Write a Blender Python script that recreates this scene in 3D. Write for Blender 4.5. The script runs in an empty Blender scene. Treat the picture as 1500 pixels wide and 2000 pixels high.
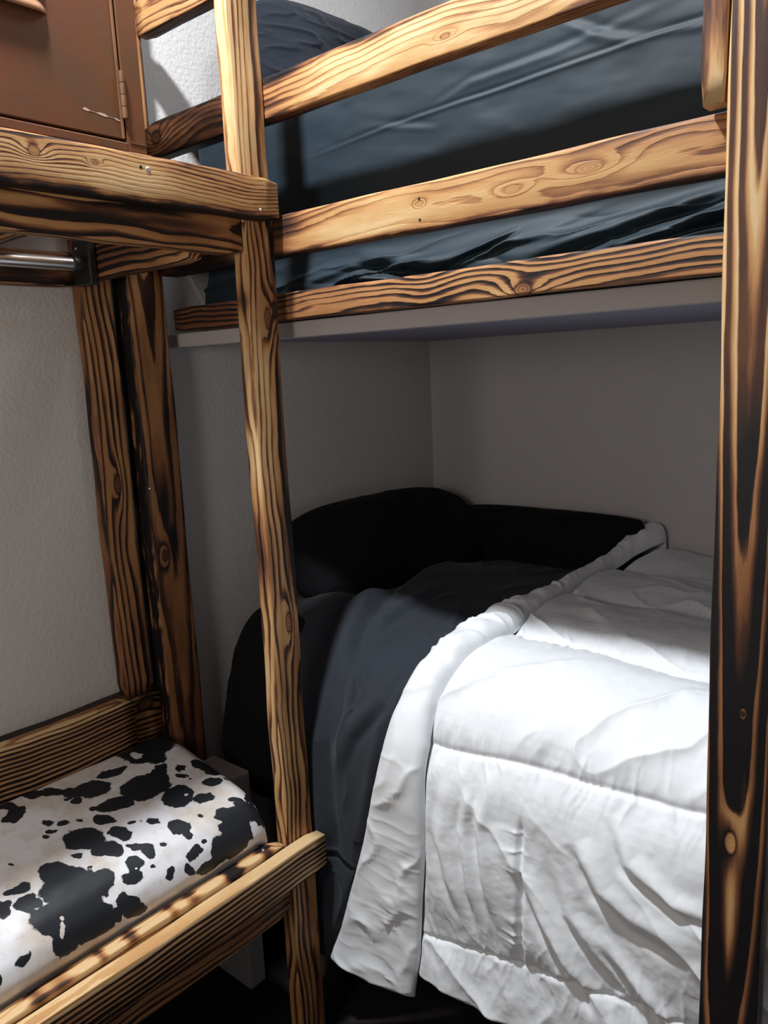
import bpy, math, random
import numpy as np
from mathutils import Matrix, Vector

# ---------------------------------------------------------------- camera, light, exposure
H = 1.85                                 # eye height; x, y are measured from the camera, z from the eye
SC = bpy.context.scene
COL = SC.collection
CAM_R = ((0.711721, 0.18113515, 0.04531787, 1536.45))
def camera():
    yaw, pitch, roll, f = CAM_R
    fw = np.array([-math.sin(yaw)*math.cos(pitch), math.cos(yaw)*math.cos(pitch), -math.sin(pitch)])
    r = np.array([math.cos(yaw), math.sin(yaw), 0.])
    d = np.cross(fw, r)
    cr, sr = math.cos(roll), math.sin(roll)
    R = cr*r + sr*d; D = -sr*r + cr*d
    m = Matrix.Identity(4)
    for i in range(3):
        m[i][0] = R[i]; m[i][1] = -D[i]; m[i][2] = -fw[i]
    m[0][3], m[1][3], m[2][3] = 0, 0, H
    c = bpy.data.cameras.new('camera'); o = bpy.data.objects.new('camera', c)
    COL.objects.link(o); o.matrix_world = m
    c.sensor_fit = 'HORIZONTAL'; c.sensor_width = 36; c.lens = 36*f/1500
    c.clip_start = 0.02
    SC.camera = o
camera()
SC.view_settings.view_transform = 'Standard'
SC.view_settings.look = 'None'
SC.view_settings.gamma = 1
SC.view_settings.use_curve_mapping = False
SC.view_settings.exposure = 0.0
w = bpy.data.worlds.new('world'); SC.world = w; w.use_nodes = True
w.node_tree.nodes['Background'].inputs[0].default_value = (0.75, 0.85, 1, 1)
w.node_tree.nodes['Background'].inputs[1].default_value = 0.12
def area(name, loc, rot, size, power, col, size_y=None):
    l = bpy.data.lights.new(name, 'AREA'); l.energy = power; l.color = col
    l.shape = 'DISK' if size_y is None else 'RECTANGLE'; l.size = size
    if size_y: l.size_y = size_y
    o = bpy.data.objects.new(name, l); COL.objects.link(o)
    o.location = (loc[0], loc[1], loc[2]+H); o.rotation_euler = rot
    return o
area('ceiling_lamp_light', (-1.20, 0.52, 1.80), (0, 0, 0), 0.15, 92, (0.91, 0.96, 1.0))
area('room_fill_light', (-0.85, -0.75, 0.12), (math.radians(86), 0, math.radians(46)), 0.5, 10.5, (1.0, 0.90, 0.80))
area('upper_fill_light', (-0.75, 1.85, 1.9), (0, 0, 0), 0.5, 14, (0.88, 0.94, 1.0))  # added fill that brightens the walls above the upper bunk, not a known fixture

rng = np.random.default_rng(7)
# ---------------------------------------------------------------- noise on arrays
def vnoise(x, y, seed=0):
    x = np.asarray(x, float); y = np.asarray(y, float)
    xi = np.floor(x).astype(np.int64); yi = np.floor(y).astype(np.int64)
    xf = x-xi; yf = y-yi
    def h(a, b):
        n = (a*374761393 + b*668265263 + seed*1274126177) & 0xffffffff
        n = ((n ^ (n >> 13))*1274126177) & 0xffffffff
        n = n ^ (n >> 16)
        return (n & 0xffff)/65535.0
    u = xf*xf*xf*(xf*(xf*6-15)+10); v = yf*yf*yf*(yf*(yf*6-15)+10)
    return (h(xi, yi)*(1-u)+h(xi+1, yi)*u)*(1-v) + (h(xi, yi+1)*(1-u)+h(xi+1, yi+1)*u)*v
def fbm(x, y, seed=0, oct=4):
    s = 0; a = .5; tot = 0
    for i in range(oct):
        s = s + a*vnoise(x*2**i, y*2**i, seed+i*17); tot += a; a *= .5
    return s/tot
def ridge(x, y, seed=0):
    n = vnoise(x, y, seed)
    return 1-np.abs(2*n-1)
def sstep(a, b, x):
    t = np.clip((x-a)/(b-a), 0, 1); return t*t*(3-2*t)
def polydist(s, t, pts):
    """distance of every (s,t) to a polyline, signed by side, and the parameter 0..1 along it"""
    P = np.array(pts, float); best = np.full(s.shape, 1e9); sg = np.zeros(s.shape); par = np.zeros(s.shape)
    n = len(P)-1
    for i in range(n):
        a, b = P[i], P[i+1]; d = b-a; L2 = d@d
        u = np.clip(((s-a[0])*d[0]+(t-a[1])*d[1])/L2, 0, 1)
        ex = s-(a[0]+u*d[0]); ey = t-(a[1]+u*d[1]); D = np.hypot(ex, ey)
        m = D < best
        best = np.where(m, D, best); sg = np.where(m, np.sign(d[0]*ey-d[1]*ex), sg); par = np.where(m, (i+u)/n, par)
    return best, sg, par

# ---------------------------------------------------------------- objects
def link(name, verts, faces, mat=None, parent=None, smooth=False):
    me = bpy.data.meshes.new(name)
    me.from_pydata([tuple(map(float, v)) for v in verts], [], faces)
    if smooth: me.polygons.foreach_set('use_smooth', [True]*len(me.polygons))
    me.update()
    o = bpy.data.objects.new(name, me); COL.objects.link(o)
    if mat: me.materials.append(mat)
    if parent:
        o.parent = parent
        o.matrix_parent_inverse = parent.matrix_world.inverted()
    return o
def tag(o, label, cat=None, group=None):
    o['label'] = label
    if cat: o['category'] = cat
    if group: o['group'] = group
    return o
def thing(name, label, cat, loc):
    o = bpy.data.objects.new(name, None); COL.objects.link(o)
    o.location = (loc[0], loc[1], loc[2]+H); o.empty_display_size = .05
    o['label'] = label; o['category'] = cat
    bpy.context.view_layer.update()
    return o
def struct(o): o['kind'] = 'structure'; return o
def rbox(name, x0, x1, y0, y1, z0, z1, mat, parent=None, r=.003, seg=2):
    """box with rounded edges, world axes"""
    import bmesh
    bm = bmesh.new(); bmesh.ops.create_cube(bm, size=1)
    for v in bm.verts:
        v.co = Vector(((x0+x1)/2+v.co.x*(x1-x0), (y0+y1)/2+v.co.y*(y1-y0), (z0+z1)/2+H+v.co.z*(z1-z0)))
    if r > 0:
        bmesh.ops.bevel(bm, geom=bm.edges[:], offset=r, segments=seg, profile=.5, affect='EDGES')
    me = bpy.data.meshes.new(name); bm.to_mesh(me); bm.free()
    o = bpy.data.objects.new(name, me); COL.objects.link(o); me.materials.append(mat)
    if parent: o.parent = parent; o.matrix_parent_inverse = parent.matrix_world.inverted()
    return o
def tube(name, p0, p1, r, mat, parent=None, n=24, rings=1, caps=True):
    p0 = np.array(p0, float)+[0, 0, H]; p1 = np.array(p1, float)+[0, 0, H]
    d = p1-p0; d /= np.linalg.norm(d)
    a = np.cross(d, [0, 0, 1.]) if abs(d[2]) < .9 else np.cross(d, [1., 0, 0]); a /= np.linalg.norm(a); b = np.cross(d, a)
    rr = r if isinstance(r, (list, tuple)) else [r]*(rings+1)
    V = []; F = []; k = len(rr)
    for i in range(k):
        c = p0+(p1-p0)*i/(k-1)
        for j in range(n):
            an = 2*math.pi*j/n; V.append(c+rr[i]*(math.cos(an)*a+math.sin(an)*b))
    for i in range(k-1):
        for j in range(n): F.append((i*n+j, i*n+(j+1) % n, (i+1)*n+(j+1) % n, (i+1)*n+j))
    if caps:
        b0 = len(V); V += V[:n]; V += V[(k-1)*n:k*n]
        F.append(tuple(b0+j for j in range(n-1, -1, -1))); F.append(tuple(b0+n+j for j in range(n)))
    o = link(name, V, F, mat, parent)
    for p in o.data.polygons: p.use_smooth = len(p.vertices) == 4 and n > 4
    return o
def grid(name, P, mat, parent=None, close_v=False, thick=0.0):
    """P: array (n,m,3) of world points (z from the eye)"""
    n, m, _ = P.shape
    V = P.reshape(-1, 3).copy(); V[:, 2] += H
    idx = np.arange(n*m).reshape(n, m)
    a = idx[:-1, :-1].ravel(); b = idx[1:, :-1].ravel(); c = idx[1:, 1:].ravel(); d = idx[:-1, 1:].ravel()
    F = np.stack([a, b, c, d], 1)
    if close_v:
        F = np.concatenate([F, np.stack([idx[:-1, -1], idx[1:, -1], idx[1:, 0], idx[:-1, 0]], 1)])
    me = bpy.data.meshes.new(name)
    me.vertices.add(len(V)); me.vertices.foreach_set('co', V.ravel())
    me.loops.add(F.size); me.loops.foreach_set('vertex_index', F.ravel())
    me.polygons.add(len(F)); me.polygons.foreach_set('loop_start', np.arange(len(F))*4)
    me.polygons.foreach_set('use_smooth', np.ones(len(F), bool))
    me.update(calc_edges=True); me.validate()
    o = bpy.data.objects.new(name, me); COL.objects.link(o); me.materials.append(mat)
    if parent: o.parent = parent; o.matrix_parent_inverse = parent.matrix_world.inverted()
    if thick:
        s = o.modifiers.new('thickness', 'SOLIDIFY'); s.thickness = thick; s.offset = 1
    return o

# ---------------------------------------------------------------- materials
class NT:
    def __init__(s, name):
        s.m = bpy.data.materials.new(name); s.m.use_nodes = True
        s.t = s.m.node_tree; s.n = s.t.nodes; s.b = s.n['Principled BSDF']
    def l(s, a, b): s.t.links.new(a, b)
    def put(s, inp, v):
        if isinstance(v, (int, float)): inp.default_value = v
        elif isinstance(v, (tuple, list)): inp.default_value = v
        else: s.l(v, inp)
    def M(s, op, a, b=0., c=None, clamp=False):
        n = s.n.new('ShaderNodeMath'); n.operation = op; n.use_clamp = clamp
        s.put(n.inputs[0], a); s.put(n.inputs[1], b)
        if c is not None: s.put(n.inputs[2], c)
        return n.outputs[0]
    def obj(s):
        n = s.n.new('ShaderNodeTexCoord'); return n.outputs['Object']
    def xyz(s, v):
        n = s.n.new('ShaderNodeSeparateXYZ'); s.l(v, n.inputs[0]); return n.outputs
    def comb(s, x, y, z):
        n = s.n.new('ShaderNodeCombineXYZ')
        for i, q in enumerate((x, y, z)): s.put(n.inputs[i], q)
        return n.outputs[0]
    def map(s, v, loc=(0, 0, 0), sc=(1, 1, 1)):
        n = s.n.new('ShaderNodeMapping'); s.l(v, n.inputs[0]); n.inputs[1].default_value = loc; n.inputs[3].default_value = sc
        return n.outputs[0]
    def noise(s, v, scale, detail=2, rough=.5, dist=0):
        n = s.n.new('ShaderNodeTexNoise'); s.l(v, n.inputs['Vector'])
        n.inputs['Scale'].default_value = scale; n.inputs['Detail'].default_value = detail
        n.inputs['Roughness'].default_value = rough; n.inputs['Distortion'].default_value = dist
        return n.outputs[0]
    def ramp(s, f, stops, interp='LINEAR'):
        n = s.n.new('ShaderNodeValToRGB'); s.put(n.inputs[0], f); r = n.color_ramp; r.interpolation = interp
        while len(r.elements) < len(stops): r.elements.new(.5)
        for e, (p, c) in zip(r.elements, stops):
            e.position = p; e.color = c if len(c) == 4 else (*c, 1)
        return n.outputs[0]
    def mix(s, f, a, b):
        n = s.n.new('ShaderNodeMix'); n.data_type = 'RGBA'; s.put(n.inputs[0], f)
        s.put(n.inputs[6], a); s.put(n.inputs[7], b); return n.outputs[2]
    def bump(s, h, dist, strength=1.0):
        n = s.n.new('ShaderNodeBump'); s.l(h, n.inputs['Height']); n.inputs['Distance'].default_value = dist
        n.inputs['Strength'].default_value = strength; s.l(n.outputs[0], s.b.inputs['Normal'])
    def col(s, c): s.put(s.b.inputs['Base Color'], c)
    def rough(s, r): s.put(s.b.inputs['Roughness'], r)

def gray(v): return (v, v, v, 1)

def wood(name, L, hw, ht, seed, base=.3, con=.5, freq=130, pith=(0., -.03), tilt=0., bend=.01, along=None,
         gy=0., gz=0., et=0., eb=0., ew=.35, knots=(), spots=(), char=.35, warm=0., cs=1.0, sharp=2.2, rough=.48, thr=.45, soft=.42, vary=1.1, ky=1., kdark=.22):
    """burnt pine: growth rings of a log cut by the board, knots, and scorching.
    local x along the board, y its width (half hw), z its thickness (half ht)."""
    N = NT(name); P = N.obj(); x, y, z = N.xyz(P)
    off = (seed*3.17 % 50, seed*7.31 % 50, seed*1.93 % 50)
    warpv = N.map(P, off, (.9, 6, 6))
    n1 = N.noise(warpv, 1.6, 3, .55)
    cyv = N.M('ADD', N.M('MULTIPLY', N.M('SUBTRACT', N.noise(N.map(P, off, (1, 0, 0)), 2.2, 2), .5), bend*6), pith[0])
    czv = N.M('ADD', N.M('MULTIPLY', x, tilt), pith[1])
    dy = N.M('SUBTRACT', y, cyv); dz = N.M('SUBTRACT', z, czv)
    if ky != 1: dy = N.M('MULTIPLY', dy, ky)
    r = N.M('SQRT', N.M('ADD', N.M('MULTIPLY', dy, dy), N.M('MULTIPLY', dz, dz)))
    r = N.M('ADD', r, N.M('MULTIPLY', N.M('SUBTRACT', n1, .5), .022))
    fine = N.noise(N.map(P, off, (6, 60, 60)), 3, 2)
    r = N.M('ADD', r, N.M('MULTIPLY', N.M('SUBTRACT', fine, .5), .003))
    kt = None; kin = None
    for (kx, ky, sx, sy) in knots:
        a = N.M('DIVIDE', N.M('SUBTRACT', x, kx), sx); b = N.M('DIVIDE', N.M('SUBTRACT', y, ky), sy)
        d2 = N.M('ADD', N.M('MULTIPLY', a, a), N.M('MULTIPLY', b, b))
        a3 = N.M('MULTIPLY', a, .40); b3 = N.M('MULTIPLY', b, .62)
        e = N.M('EXPONENT', N.M('MULTIPLY', N.M('ADD', N.M('MULTIPLY', a3, a3), N.M('MULTIPLY', b3, b3)), -1.))
        r = N.M('ADD', r, N.M('MULTIPLY', e, .020))
        d = N.M('SQRT', d2)
        q = N.M('DIVIDE', N.M('SUBTRACT', d, .95), .22)
        ring = N.M('EXPONENT', N.M('MULTIPLY', N.M('MULTIPLY', q, q), -1.))
        ins = N.M('MULTIPLY', N.M('SUBTRACT', 1.05, d, clamp=True), 1.)
        t = N.M('ADD', N.M('MULTIPLY', ring, kdark), N.M('MULTIPLY', N.M('LESS_THAN', d, 1.), N.M('MULTIPLY', N.M('SINE', N.M('MULTIPLY', d, 17.)), .07)))
        kt = t if kt is None else N.M('ADD', kt, t)
        ii = N.M('LESS_THAN', d, .92)
        kin = ii if kin is None else N.M('MAXIMUM', kin, ii)
    fr = N.M('FRACT', N.M('MULTIPLY', r, freq))
    cn = N.noise(N.map(P, (off[1], off[0], 3), (2.2, 16, 16)), 1.7*cs, 3, .6)
    cn2 = N.noise(N.map(P, (off[2], off[1], 9), (1, 6, 6)), 1.5, 1)
    thv = N.M('ADD', thr, N.M('MULTIPLY', N.M('SUBTRACT', .5, N.noise(N.map(P, (off[2], off[0], 1), (1.3, 14, 14)), 2.2, 2)), vary))
    wv = N.M('MULTIPLY', N.M('DIVIDE', N.M('SUBTRACT', fr, thv), soft, clamp=True), N.M('SUBTRACT', 1., N.M('MULTIPLY', N.M('SUBTRACT', fr, .90, clamp=True), 10.)))
    wv = N.M('MULTIPLY', N.M('SUBTRACT', wv, .25), N.M('ADD', .6, N.M('MULTIPLY', cn2, .8)))
    if kin is not None: wv = N.M('MULTIPLY', wv, N.M('SUBTRACT', 1., kin))
    t = N.M('ADD', base+.05, N.M('MULTIPLY', wv, con))
    t = N.M('ADD', t, N.M('MULTIPLY', N.M('SUBTRACT', cn, .5), char*2))
    if kt is not None: t = N.M('ADD', t, kt)
    if kin is not None: t = N.M('ADD', t, N.M('MULTIPLY', kin, kdark*.55))
    if along:
        u = N.M('ADD', N.M('MULTIPLY', N.M('ADD', x, N.M('MULTIPLY', N.M('SUBTRACT', n1, .5), .25)), 1/L), .5)
        c = N.ramp(u, [(p, gray(v+.5)) for p, v in along])
        t = N.M('ADD', t, N.M('SUBTRACT', c, .5))
    if gy: t = N.M('ADD', t, N.M('MULTIPLY', y, gy/hw))
    if gz: t = N.M('ADD', t, N.M('MULTIPLY', z, gz/ht))
    wob = N.M('MULTIPLY', N.M('SUBTRACT', N.noise(N.map(P, off, (7, 25, 25)), 2, 2), .5), .5)
    for s_, amt in ((1, et), (-1, eb)):
        if amt:
            q = N.M('ADD', N.M('MULTIPLY', y, s_/hw), wob)
            e = N.M('DIVIDE', N.M('SUBTRACT', q, 1-ew), ew, clamp=True)
            t = N.M('ADD', t, N.M('MULTIPLY', N.M('MULTIPLY', e, e), amt))
    for (sx, sy, sr, sa) in spots:
        a = N.M('DIVIDE', N.M('SUBTRACT', x, sx), sr[0]); b = N.M('DIVIDE', N.M('SUBTRACT', y, sy), sr[1])
        e = N.M('EXPONENT', N.M('MULTIPLY', N.M('ADD', N.M('MULTIPLY', a, a), N.M('MULTIPLY', b, b)), -1.))
        e = N.M('MULTIPLY', e, N.M('ADD', .6, N.M('MULTIPLY', cn, .8)))
        t = N.M('ADD', t, N.M('MULTIPLY', e, sa))
    w_ = warm
    col = N.ramp(t, [(.0, (.68, .44, .20+w_)), (.18, (.55, .295, .092)), (.36, (.43, .185, .048)), (.54, (.20, .066, .018)), (.70, (.078, .026, .010)), (.86, (.026, .013, .009)), (1., (.009, .006, .007))])
    fib = N.noise(N.map(P, off, (10, 260, 260)), 4, 2)
    hs = N.n.new('ShaderNodeHueSaturation'); N.l(col, hs.inputs['Color']); hs.inputs['Saturation'].default_value = .92
    N.put(hs.inputs['Value'], N.M('ADD', .86, N.M('MULTIPLY', fib, .28)))
    N.col(hs.outputs[0])
    N.rough(N.M('ADD', rough, N.M('MULTIPLY', fib, .15)))
    N.b.inputs['Specular IOR Level'].default_value = .35
    N.bump(N.M('ADD', N.M('MULTIPLY', wv, -.6), N.M('MULTIPLY', fib, .35)), .0012, .7)
    return N.m

def board(name, x0, x1, y0, y1, z0, z1, long, face, parent, seed, r=.0045, wob=.0009, cut=None, **kw):
    """a sawn board with eased edges. long: 'X','Y','Z'; face: the wide side's outward normal"""
    ax = {'X': Vector((1, 0, 0)), 'Y': Vector((0, 1, 0)), 'Z': Vector((0, 0, 1))}
    a = ax[long]; n = ax[face[1]]*(1 if face[0] == '+' else -1); wv = n.cross(a)
    dims = {'X': x1-x0, 'Y': y1-y0, 'Z': z1-z0}
    L = dims[long]; T = dims[face[1]]; W = dims[[k for k in 'XYZ' if k != long and k != face[1]][0]]
    hw, ht = W/2, T/2
    sec = []
    for cx, cy, a0 in ((hw-r, ht-r, 0), (-hw+r, ht-r, 90), (-hw+r, -ht+r, 180), (hw-r, -ht+r, 270)):
        for k in range(4):
            an = math.radians(a0+30*k); sec.append((cx+r*math.cos(an), cy+r*math.sin(an)))
        # support point just past the corner on the flat
        nx = {0: (hw-r-.003, ht), 90: (-hw, ht-r-.003), 180: (-hw+r+.003, -ht), 270: (hw, -ht+r+.003)}[a0]
        sec.append(nx)
    sec2 = []
    for i, p in enumerate(sec):
        sec2.append(p)
    m = len(sec2); n_ = max(6, int(L/.04)); V = []; F = []
    rg = random.Random(seed)
    ph = [rg.uniform(0, 6.28) for _ in range(4)]
    for i in range(n_+1):
        u = i/n_; xx = -L/2+L*u
        sh = 1-(.0025/min(hw, ht) if i in (0, n_) else 0)
        oy = wob*(math.sin(xx*9+ph[0])+.6*math.sin(xx*23+ph[1])); oz = wob*(math.sin(xx*7+ph[2])+.6*math.sin(xx*19+ph[3]))
        for (py, pz) in sec2:
            X = xx
            if cut and i == n_: X -= max(0, (py/hw))*cut
            V.append((X, py*sh+oy, pz*sh+oz))
    for i in range(n_):
        for j in range(m): F.append((i*m+j, i*m+(j+1) % m, (i+1)*m+(j+1) % m, (i+1)*m+j))
    F = [tuple(reversed(f)) for f in F]
    F.append(tuple(range(m))); F.append(tuple(n_*m+j for j in range(m-1, -1, -1)))
    me = bpy.data.meshes.new(name); me.from_pydata(V, [], F)
    for p in me.polygons: p.use_smooth = len(p.vertices) == 4
    me.update()
    o = bpy.data.objects.new(name, me); COL.objects.link(o)
    mm = Matrix.Identity(4)
    for i in range(3): mm[i][0] = a[i]; mm[i][1] = wv[i]; mm[i][2] = n[i]
    mm[0][3], mm[1][3], mm[2][3] = (x0+x1)/2, (y0+y1)/2, (z0+z1)/2+H
    if parent:
        o.parent = parent; o.matrix_parent_inverse = parent.matrix_world.inverted()
    o.matrix_world = mm if not parent else mm
    bpy.context.view_layer.update()
    kw2 = dict(kw)
    me.materials.append(wood('burnt_pine_'+name, L, hw, ht, seed, **kw2))
    bpy.context.view_layer.update()
    return o

def paint_wall(name, c, bscale=90, bd=.0016, rough=.75):
    N = NT(name); P = N.obj()
    n = N.noise(P, bscale, 3, .55); n2 = N.noise(P, 3, 2)
    n3 = N.noise(P, 24, 2)
    N.col(N.mix(N.M('MULTIPLY', n2, .35), (*c, 1), (c[0]*.88, c[1]*.87, c[2]*.86, 1)))
    N.rough(rough)
    N.bump(N.M('ADD', N.ramp(n, [(.42, gray(0)), (.62, gray(1))]), N.M('MULTIPLY', n3, .8)), bd, .38)
    return N.m
def cloth_mat(name, c, rough=.85, sheen=.2, weave=900, bd=.0002, var=.1, spec=.3):
    N = NT(name); P = N.obj()
    n = N.noise(P, weave, 2); n2 = N.noise(P, 8, 3)
    N.col(N.mix(n2, tuple(q*(1-var) for q in c)+(1,), tuple(min(1, q*(1+var)) for q in c)+(1,)))
    N.rough(rough); N.b.inputs['Sheen Weight'].default_value = sheen; N.b.inputs['Sheen Roughness'].default_value = .5
    N.b.inputs['Specular IOR Level'].default_value = spec
    N.bump(n, bd, .4)
    return N.m
def metal(name, c, rough=.35, metallic=1.0, mott=0.):
    N = NT(name); P = N.obj()
    n = N.noise(P, 7, 4, .6)
    if mott:
        N.col(N.mix(N.ramp(n, [(.35, gray(0)), (.65, gray(1))]), (*c, 1), tuple(q*mott for q in c)+(1,)))
    else: N.col((*c, 1))
    N.rough(N.M('ADD', rough, N.M('MULTIPLY', n, .15))); N.b.inputs['Metallic'].default_value = metallic
    return N.m

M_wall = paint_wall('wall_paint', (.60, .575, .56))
M_wall2 = paint_wall('ledge_paint', (.46, .42, .42), 60, .0010)
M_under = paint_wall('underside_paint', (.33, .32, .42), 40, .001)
M_ceil = paint_wall('ceiling_paint', (.7, .69, .68))
M_wall_dim = paint_wall('bounce_cutting_wall_paint', (.26, .25, .24))  # for the unseen walls, set dark only to cut their bounce light
M_floor = cloth_mat('dark_carpet', (.016, .013, .012), 1, .0, 300, .004)
M_white = cloth_mat('white_microfibre', (.80, .815, .84), .6, .15, 1400, .00012, .015, .4)
M_charcoal = cloth_mat('charcoal_fabric', (.020, .024, .033), .85, .08, 1200, .00015, .1)
M_black = cloth_mat('black_fabric', (.007, .007, .009), .9, .02, 1200, .00015, .1, .15)
M_slate = cloth_mat('slate_sheet', (.0115, .0225, .032), .62, .0, 1200, .00015, .08, .4)
M_navy = cloth_mat('navy_fabric', (.010, .014, .023), .85, .1, 1200, .00015, .1)
M_chrome = metal('chrome', (.8, .81, .83), .24)
M_dkmetal = metal('dark_bracket_metal', (.10, .10, .10), .4)
M_screw = metal('zinc_screw', (.75, .76, .8), .3)
M_hole = metal('screw_hole', (.01, .008, .006), .9, 0)
M_black_box = cloth_mat('box_spring_fabric', (.008, .008, .009), .95, 0, 500)

# ---------------------------------------------------------------- the room
XL, YB, ZF, ZC = -1.975, 2.62, -1.85, 2.0
XR, YF = 1.0, -1.3
struct(rbox('wall_left', XL-.1, XL, YF-.1, YB+.1, ZF, ZC, M_wall, r=0))
struct(rbox('wall_back', XL, XR, YB, YB+.1, ZF, ZC, M_wall, r=0))
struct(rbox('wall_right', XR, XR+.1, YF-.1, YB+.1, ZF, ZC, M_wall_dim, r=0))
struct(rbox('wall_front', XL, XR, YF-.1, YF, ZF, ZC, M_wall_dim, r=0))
struct(rbox('floor', XL-.1, XR+.1, YF-.1, YB+.1, ZF-.1, ZF, M_floor, r=0))
struct(rbox('ceiling', XL-.1, XR+.1, YF-.1, YB+.1, ZC, ZC+.1, M_ceil, r=0))
# plastered platform that carries the upper mattress: front lip and lower underside
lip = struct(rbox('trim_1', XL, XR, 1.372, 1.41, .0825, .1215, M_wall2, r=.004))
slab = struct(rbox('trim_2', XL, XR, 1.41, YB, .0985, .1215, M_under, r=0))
# plastered foot of the knee wall under the bench end
knee = struct(rbox('trim_3', -1.897, -1.73, 1.285, 1.345, ZF, -1.15, M_wall2, r=.004))

# ---------------------------------------------------------------- bunk bed frame
bunk = thing('bunk_bed_frame', 'scorched pine bunk bed frame with tall posts and guard rails around the upper mattress', 'bunk bed', (-1.2, 1.3, ZF))
TOP = 1.9
cp = board('post', -1.470, -1.428, 1.215, 1.305, ZF, TOP, 'Z', '+X', bunk, 11, wob=.0015,
    base=.27, con=.62, freq=90, pith=(-.05, -.04), tilt=.004, bend=.010, gz=.0, gy=-.05, char=.42,
    along=[(0, .20), (.25, .08), (.36, .07), (.44, -.03), (.5, -.10), (.56, .02), (.62, -.06), (.68, -.16), (1, -.16)],
    knots=[(.337, .044, .016, .010), (.10, -.012, .028, .011), (.12, -.036, .02, .009), (-.642, -.01, .03, .011)],
    spots=[(.14, .05, (.03, .01), .5), (.35, -.035, (.35, .012), .35), (-.28, -.034, (.36, .022), .48), (-.45, .045, (.12, .02), .35)])
tag(cp, 'inner post with pale grain and a dark scorched edge, at the end of the bench')
rp = board('post', -.402, -.305, 1.267, 1.305, ZF, TOP, 'Z', '-Y', bunk, 23, wob=.001,
    base=.36, con=.72, freq=40, pith=(.002, -.0135), tilt=.050, bend=.003, char=.12, thr=.12, soft=.40, vary=.35, ky=1.7,
    along=[(0, .25), (.30, .26), (.40, .26), (.435, .16), (.465, -.06), (.50, -.30), (.54, -.30), (.60, -.22), (.8, -.16), (1, -.02)],
    knots=[(-.835, .006, .022, .010), (-.60, -.006, .005, .004)], spots=[(-.835, .004, (.05, .024), -.45), (-1.0, .002, (.14, .007), -.45), (-.74, -.012, (.06, .007), -.35), (-.20, .0, (.05, .02), .15), (.20, -.01, (.18, .012), .22)])
tag(rp, 'wide near post, honey coloured at the top and charred black below')
bp = board('post', -1.972, -1.90, 1.205, 1.322, ZF, TOP, 'Z', '+X', bunk, 31, wob=.001,
    base=.40, con=.42, freq=75, pith=(.0, -.030), tilt=.022, bend=.004, char=.16, gy=-.04,
    along=[(0, .25), (.3, .14), (.5, .10), (.62, -.02), (1, -.05)], knots=[(.296, .0, .020, .009), (-.522, .02, .016, .010)], et=.75, eb=.30, ew=.12,
    spots=[(-.36, .0, (.07, .012), .5), (-.48, -.01, (.04, .012), .5)])
tag(bp, 'rear post against the wall with looping dark grain')
board('guard_rail', -1.90, -.36, 1.305, 1.343, .266, .355, 'X', '-Y', bunk, 41, cut=.012,
    base=.22, con=.30, kdark=.06, thr=.35, soft=.6, freq=125, pith=(-.015, -.028), tilt=.009, bend=.012, char=.30, et=.10, eb=.45, ew=.42,
    along=[(0, .42), (.30, .42), (.37, .12), (.42, -.06), (.5, -.14), (.6, -.02), (.75, .02), (1, .10)],
    knots=[(.494, .005, .030, .010), (.344, -.004, .018, .008), (.134, .004, .006, .005)], spots=[(-.26, .02, (.05, .02), .3), (.75, 0, (.1, .05), .12)])
board('upper_rail', -1.90, -.36, 1.305, 1.343, .566, .655, 'X', '-Y', bunk, 43,
    base=.18, con=.28, freq=110, pith=(-.05, -.03), tilt=.012, bend=.02, char=.50, et=.45, eb=.30, ew=.40,
    along=[(0, .40), (.20, .38), (.28, .22), (.36, .06), (.45, -.10), (.6, -.12), (1, -.05)],
    knots=[(-.72, .006, .022, .017), (.207, -.012, .012, .005)], spots=[(-.25, .035, (.07, .018), .45), (.02, .04, (.05, .02), .4)])
board('top_rail', -1.90, -.36, 1.305, 1.343, .865, .954, 'X', '-Y', bunk, 47,
    base=.30, con=.42, freq=110, pith=(.02, -.03), tilt=.008, char=.30, et=.1, eb=.35)
board('side_rail', -1.90, -.36, 1.343, 1.381, .1235, .188, 'X', '-Y', bunk, 53,
    base=.43, con=.70, freq=115, pith=(-.05, -.035), tilt=.010, bend=.015, char=.18, et=.15, eb=.18, ew=.3,
    along=[(0, .28), (.2, .22), (.33, .10), (.6, .0), (1, .02)], knots=[(.341, -.022, .022, .014)], spots=[(.30, -.03, (.07, .02), -.2)])
board('cleat', -.440, -.404, 1.266, 1.304, .358, TOP, 'Z', '-Y', bunk, 59,
    base=.28, con=.6, freq=110, pith=(.0, -.05), char=.15, along=[(0, -.3), (.015, -.1), (.04, .0), (1, .06)])
def screw(parent, p, n, r=.0042, mat=None):
    p = np.array(p, float); n = np.array(n, float)
    o = tube('screw', p-n*.004, p+n*.0018, [r*.9, r, r, r*.8, r*.45], mat or M_screw, parent, 16, caps=True)
    return o
screw(bp, (-1.8985, 1.215, -.30), (1, 0, 0))
for (X, Z, h) in ((-.996, .325, 1), (-.996, .285, 1)):
    tube('nail_hole', (X, 1.3065, Z), (X, 1.3030, Z), .0028, M_hole, bunk.children[3] if False else bunk, 10)

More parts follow.
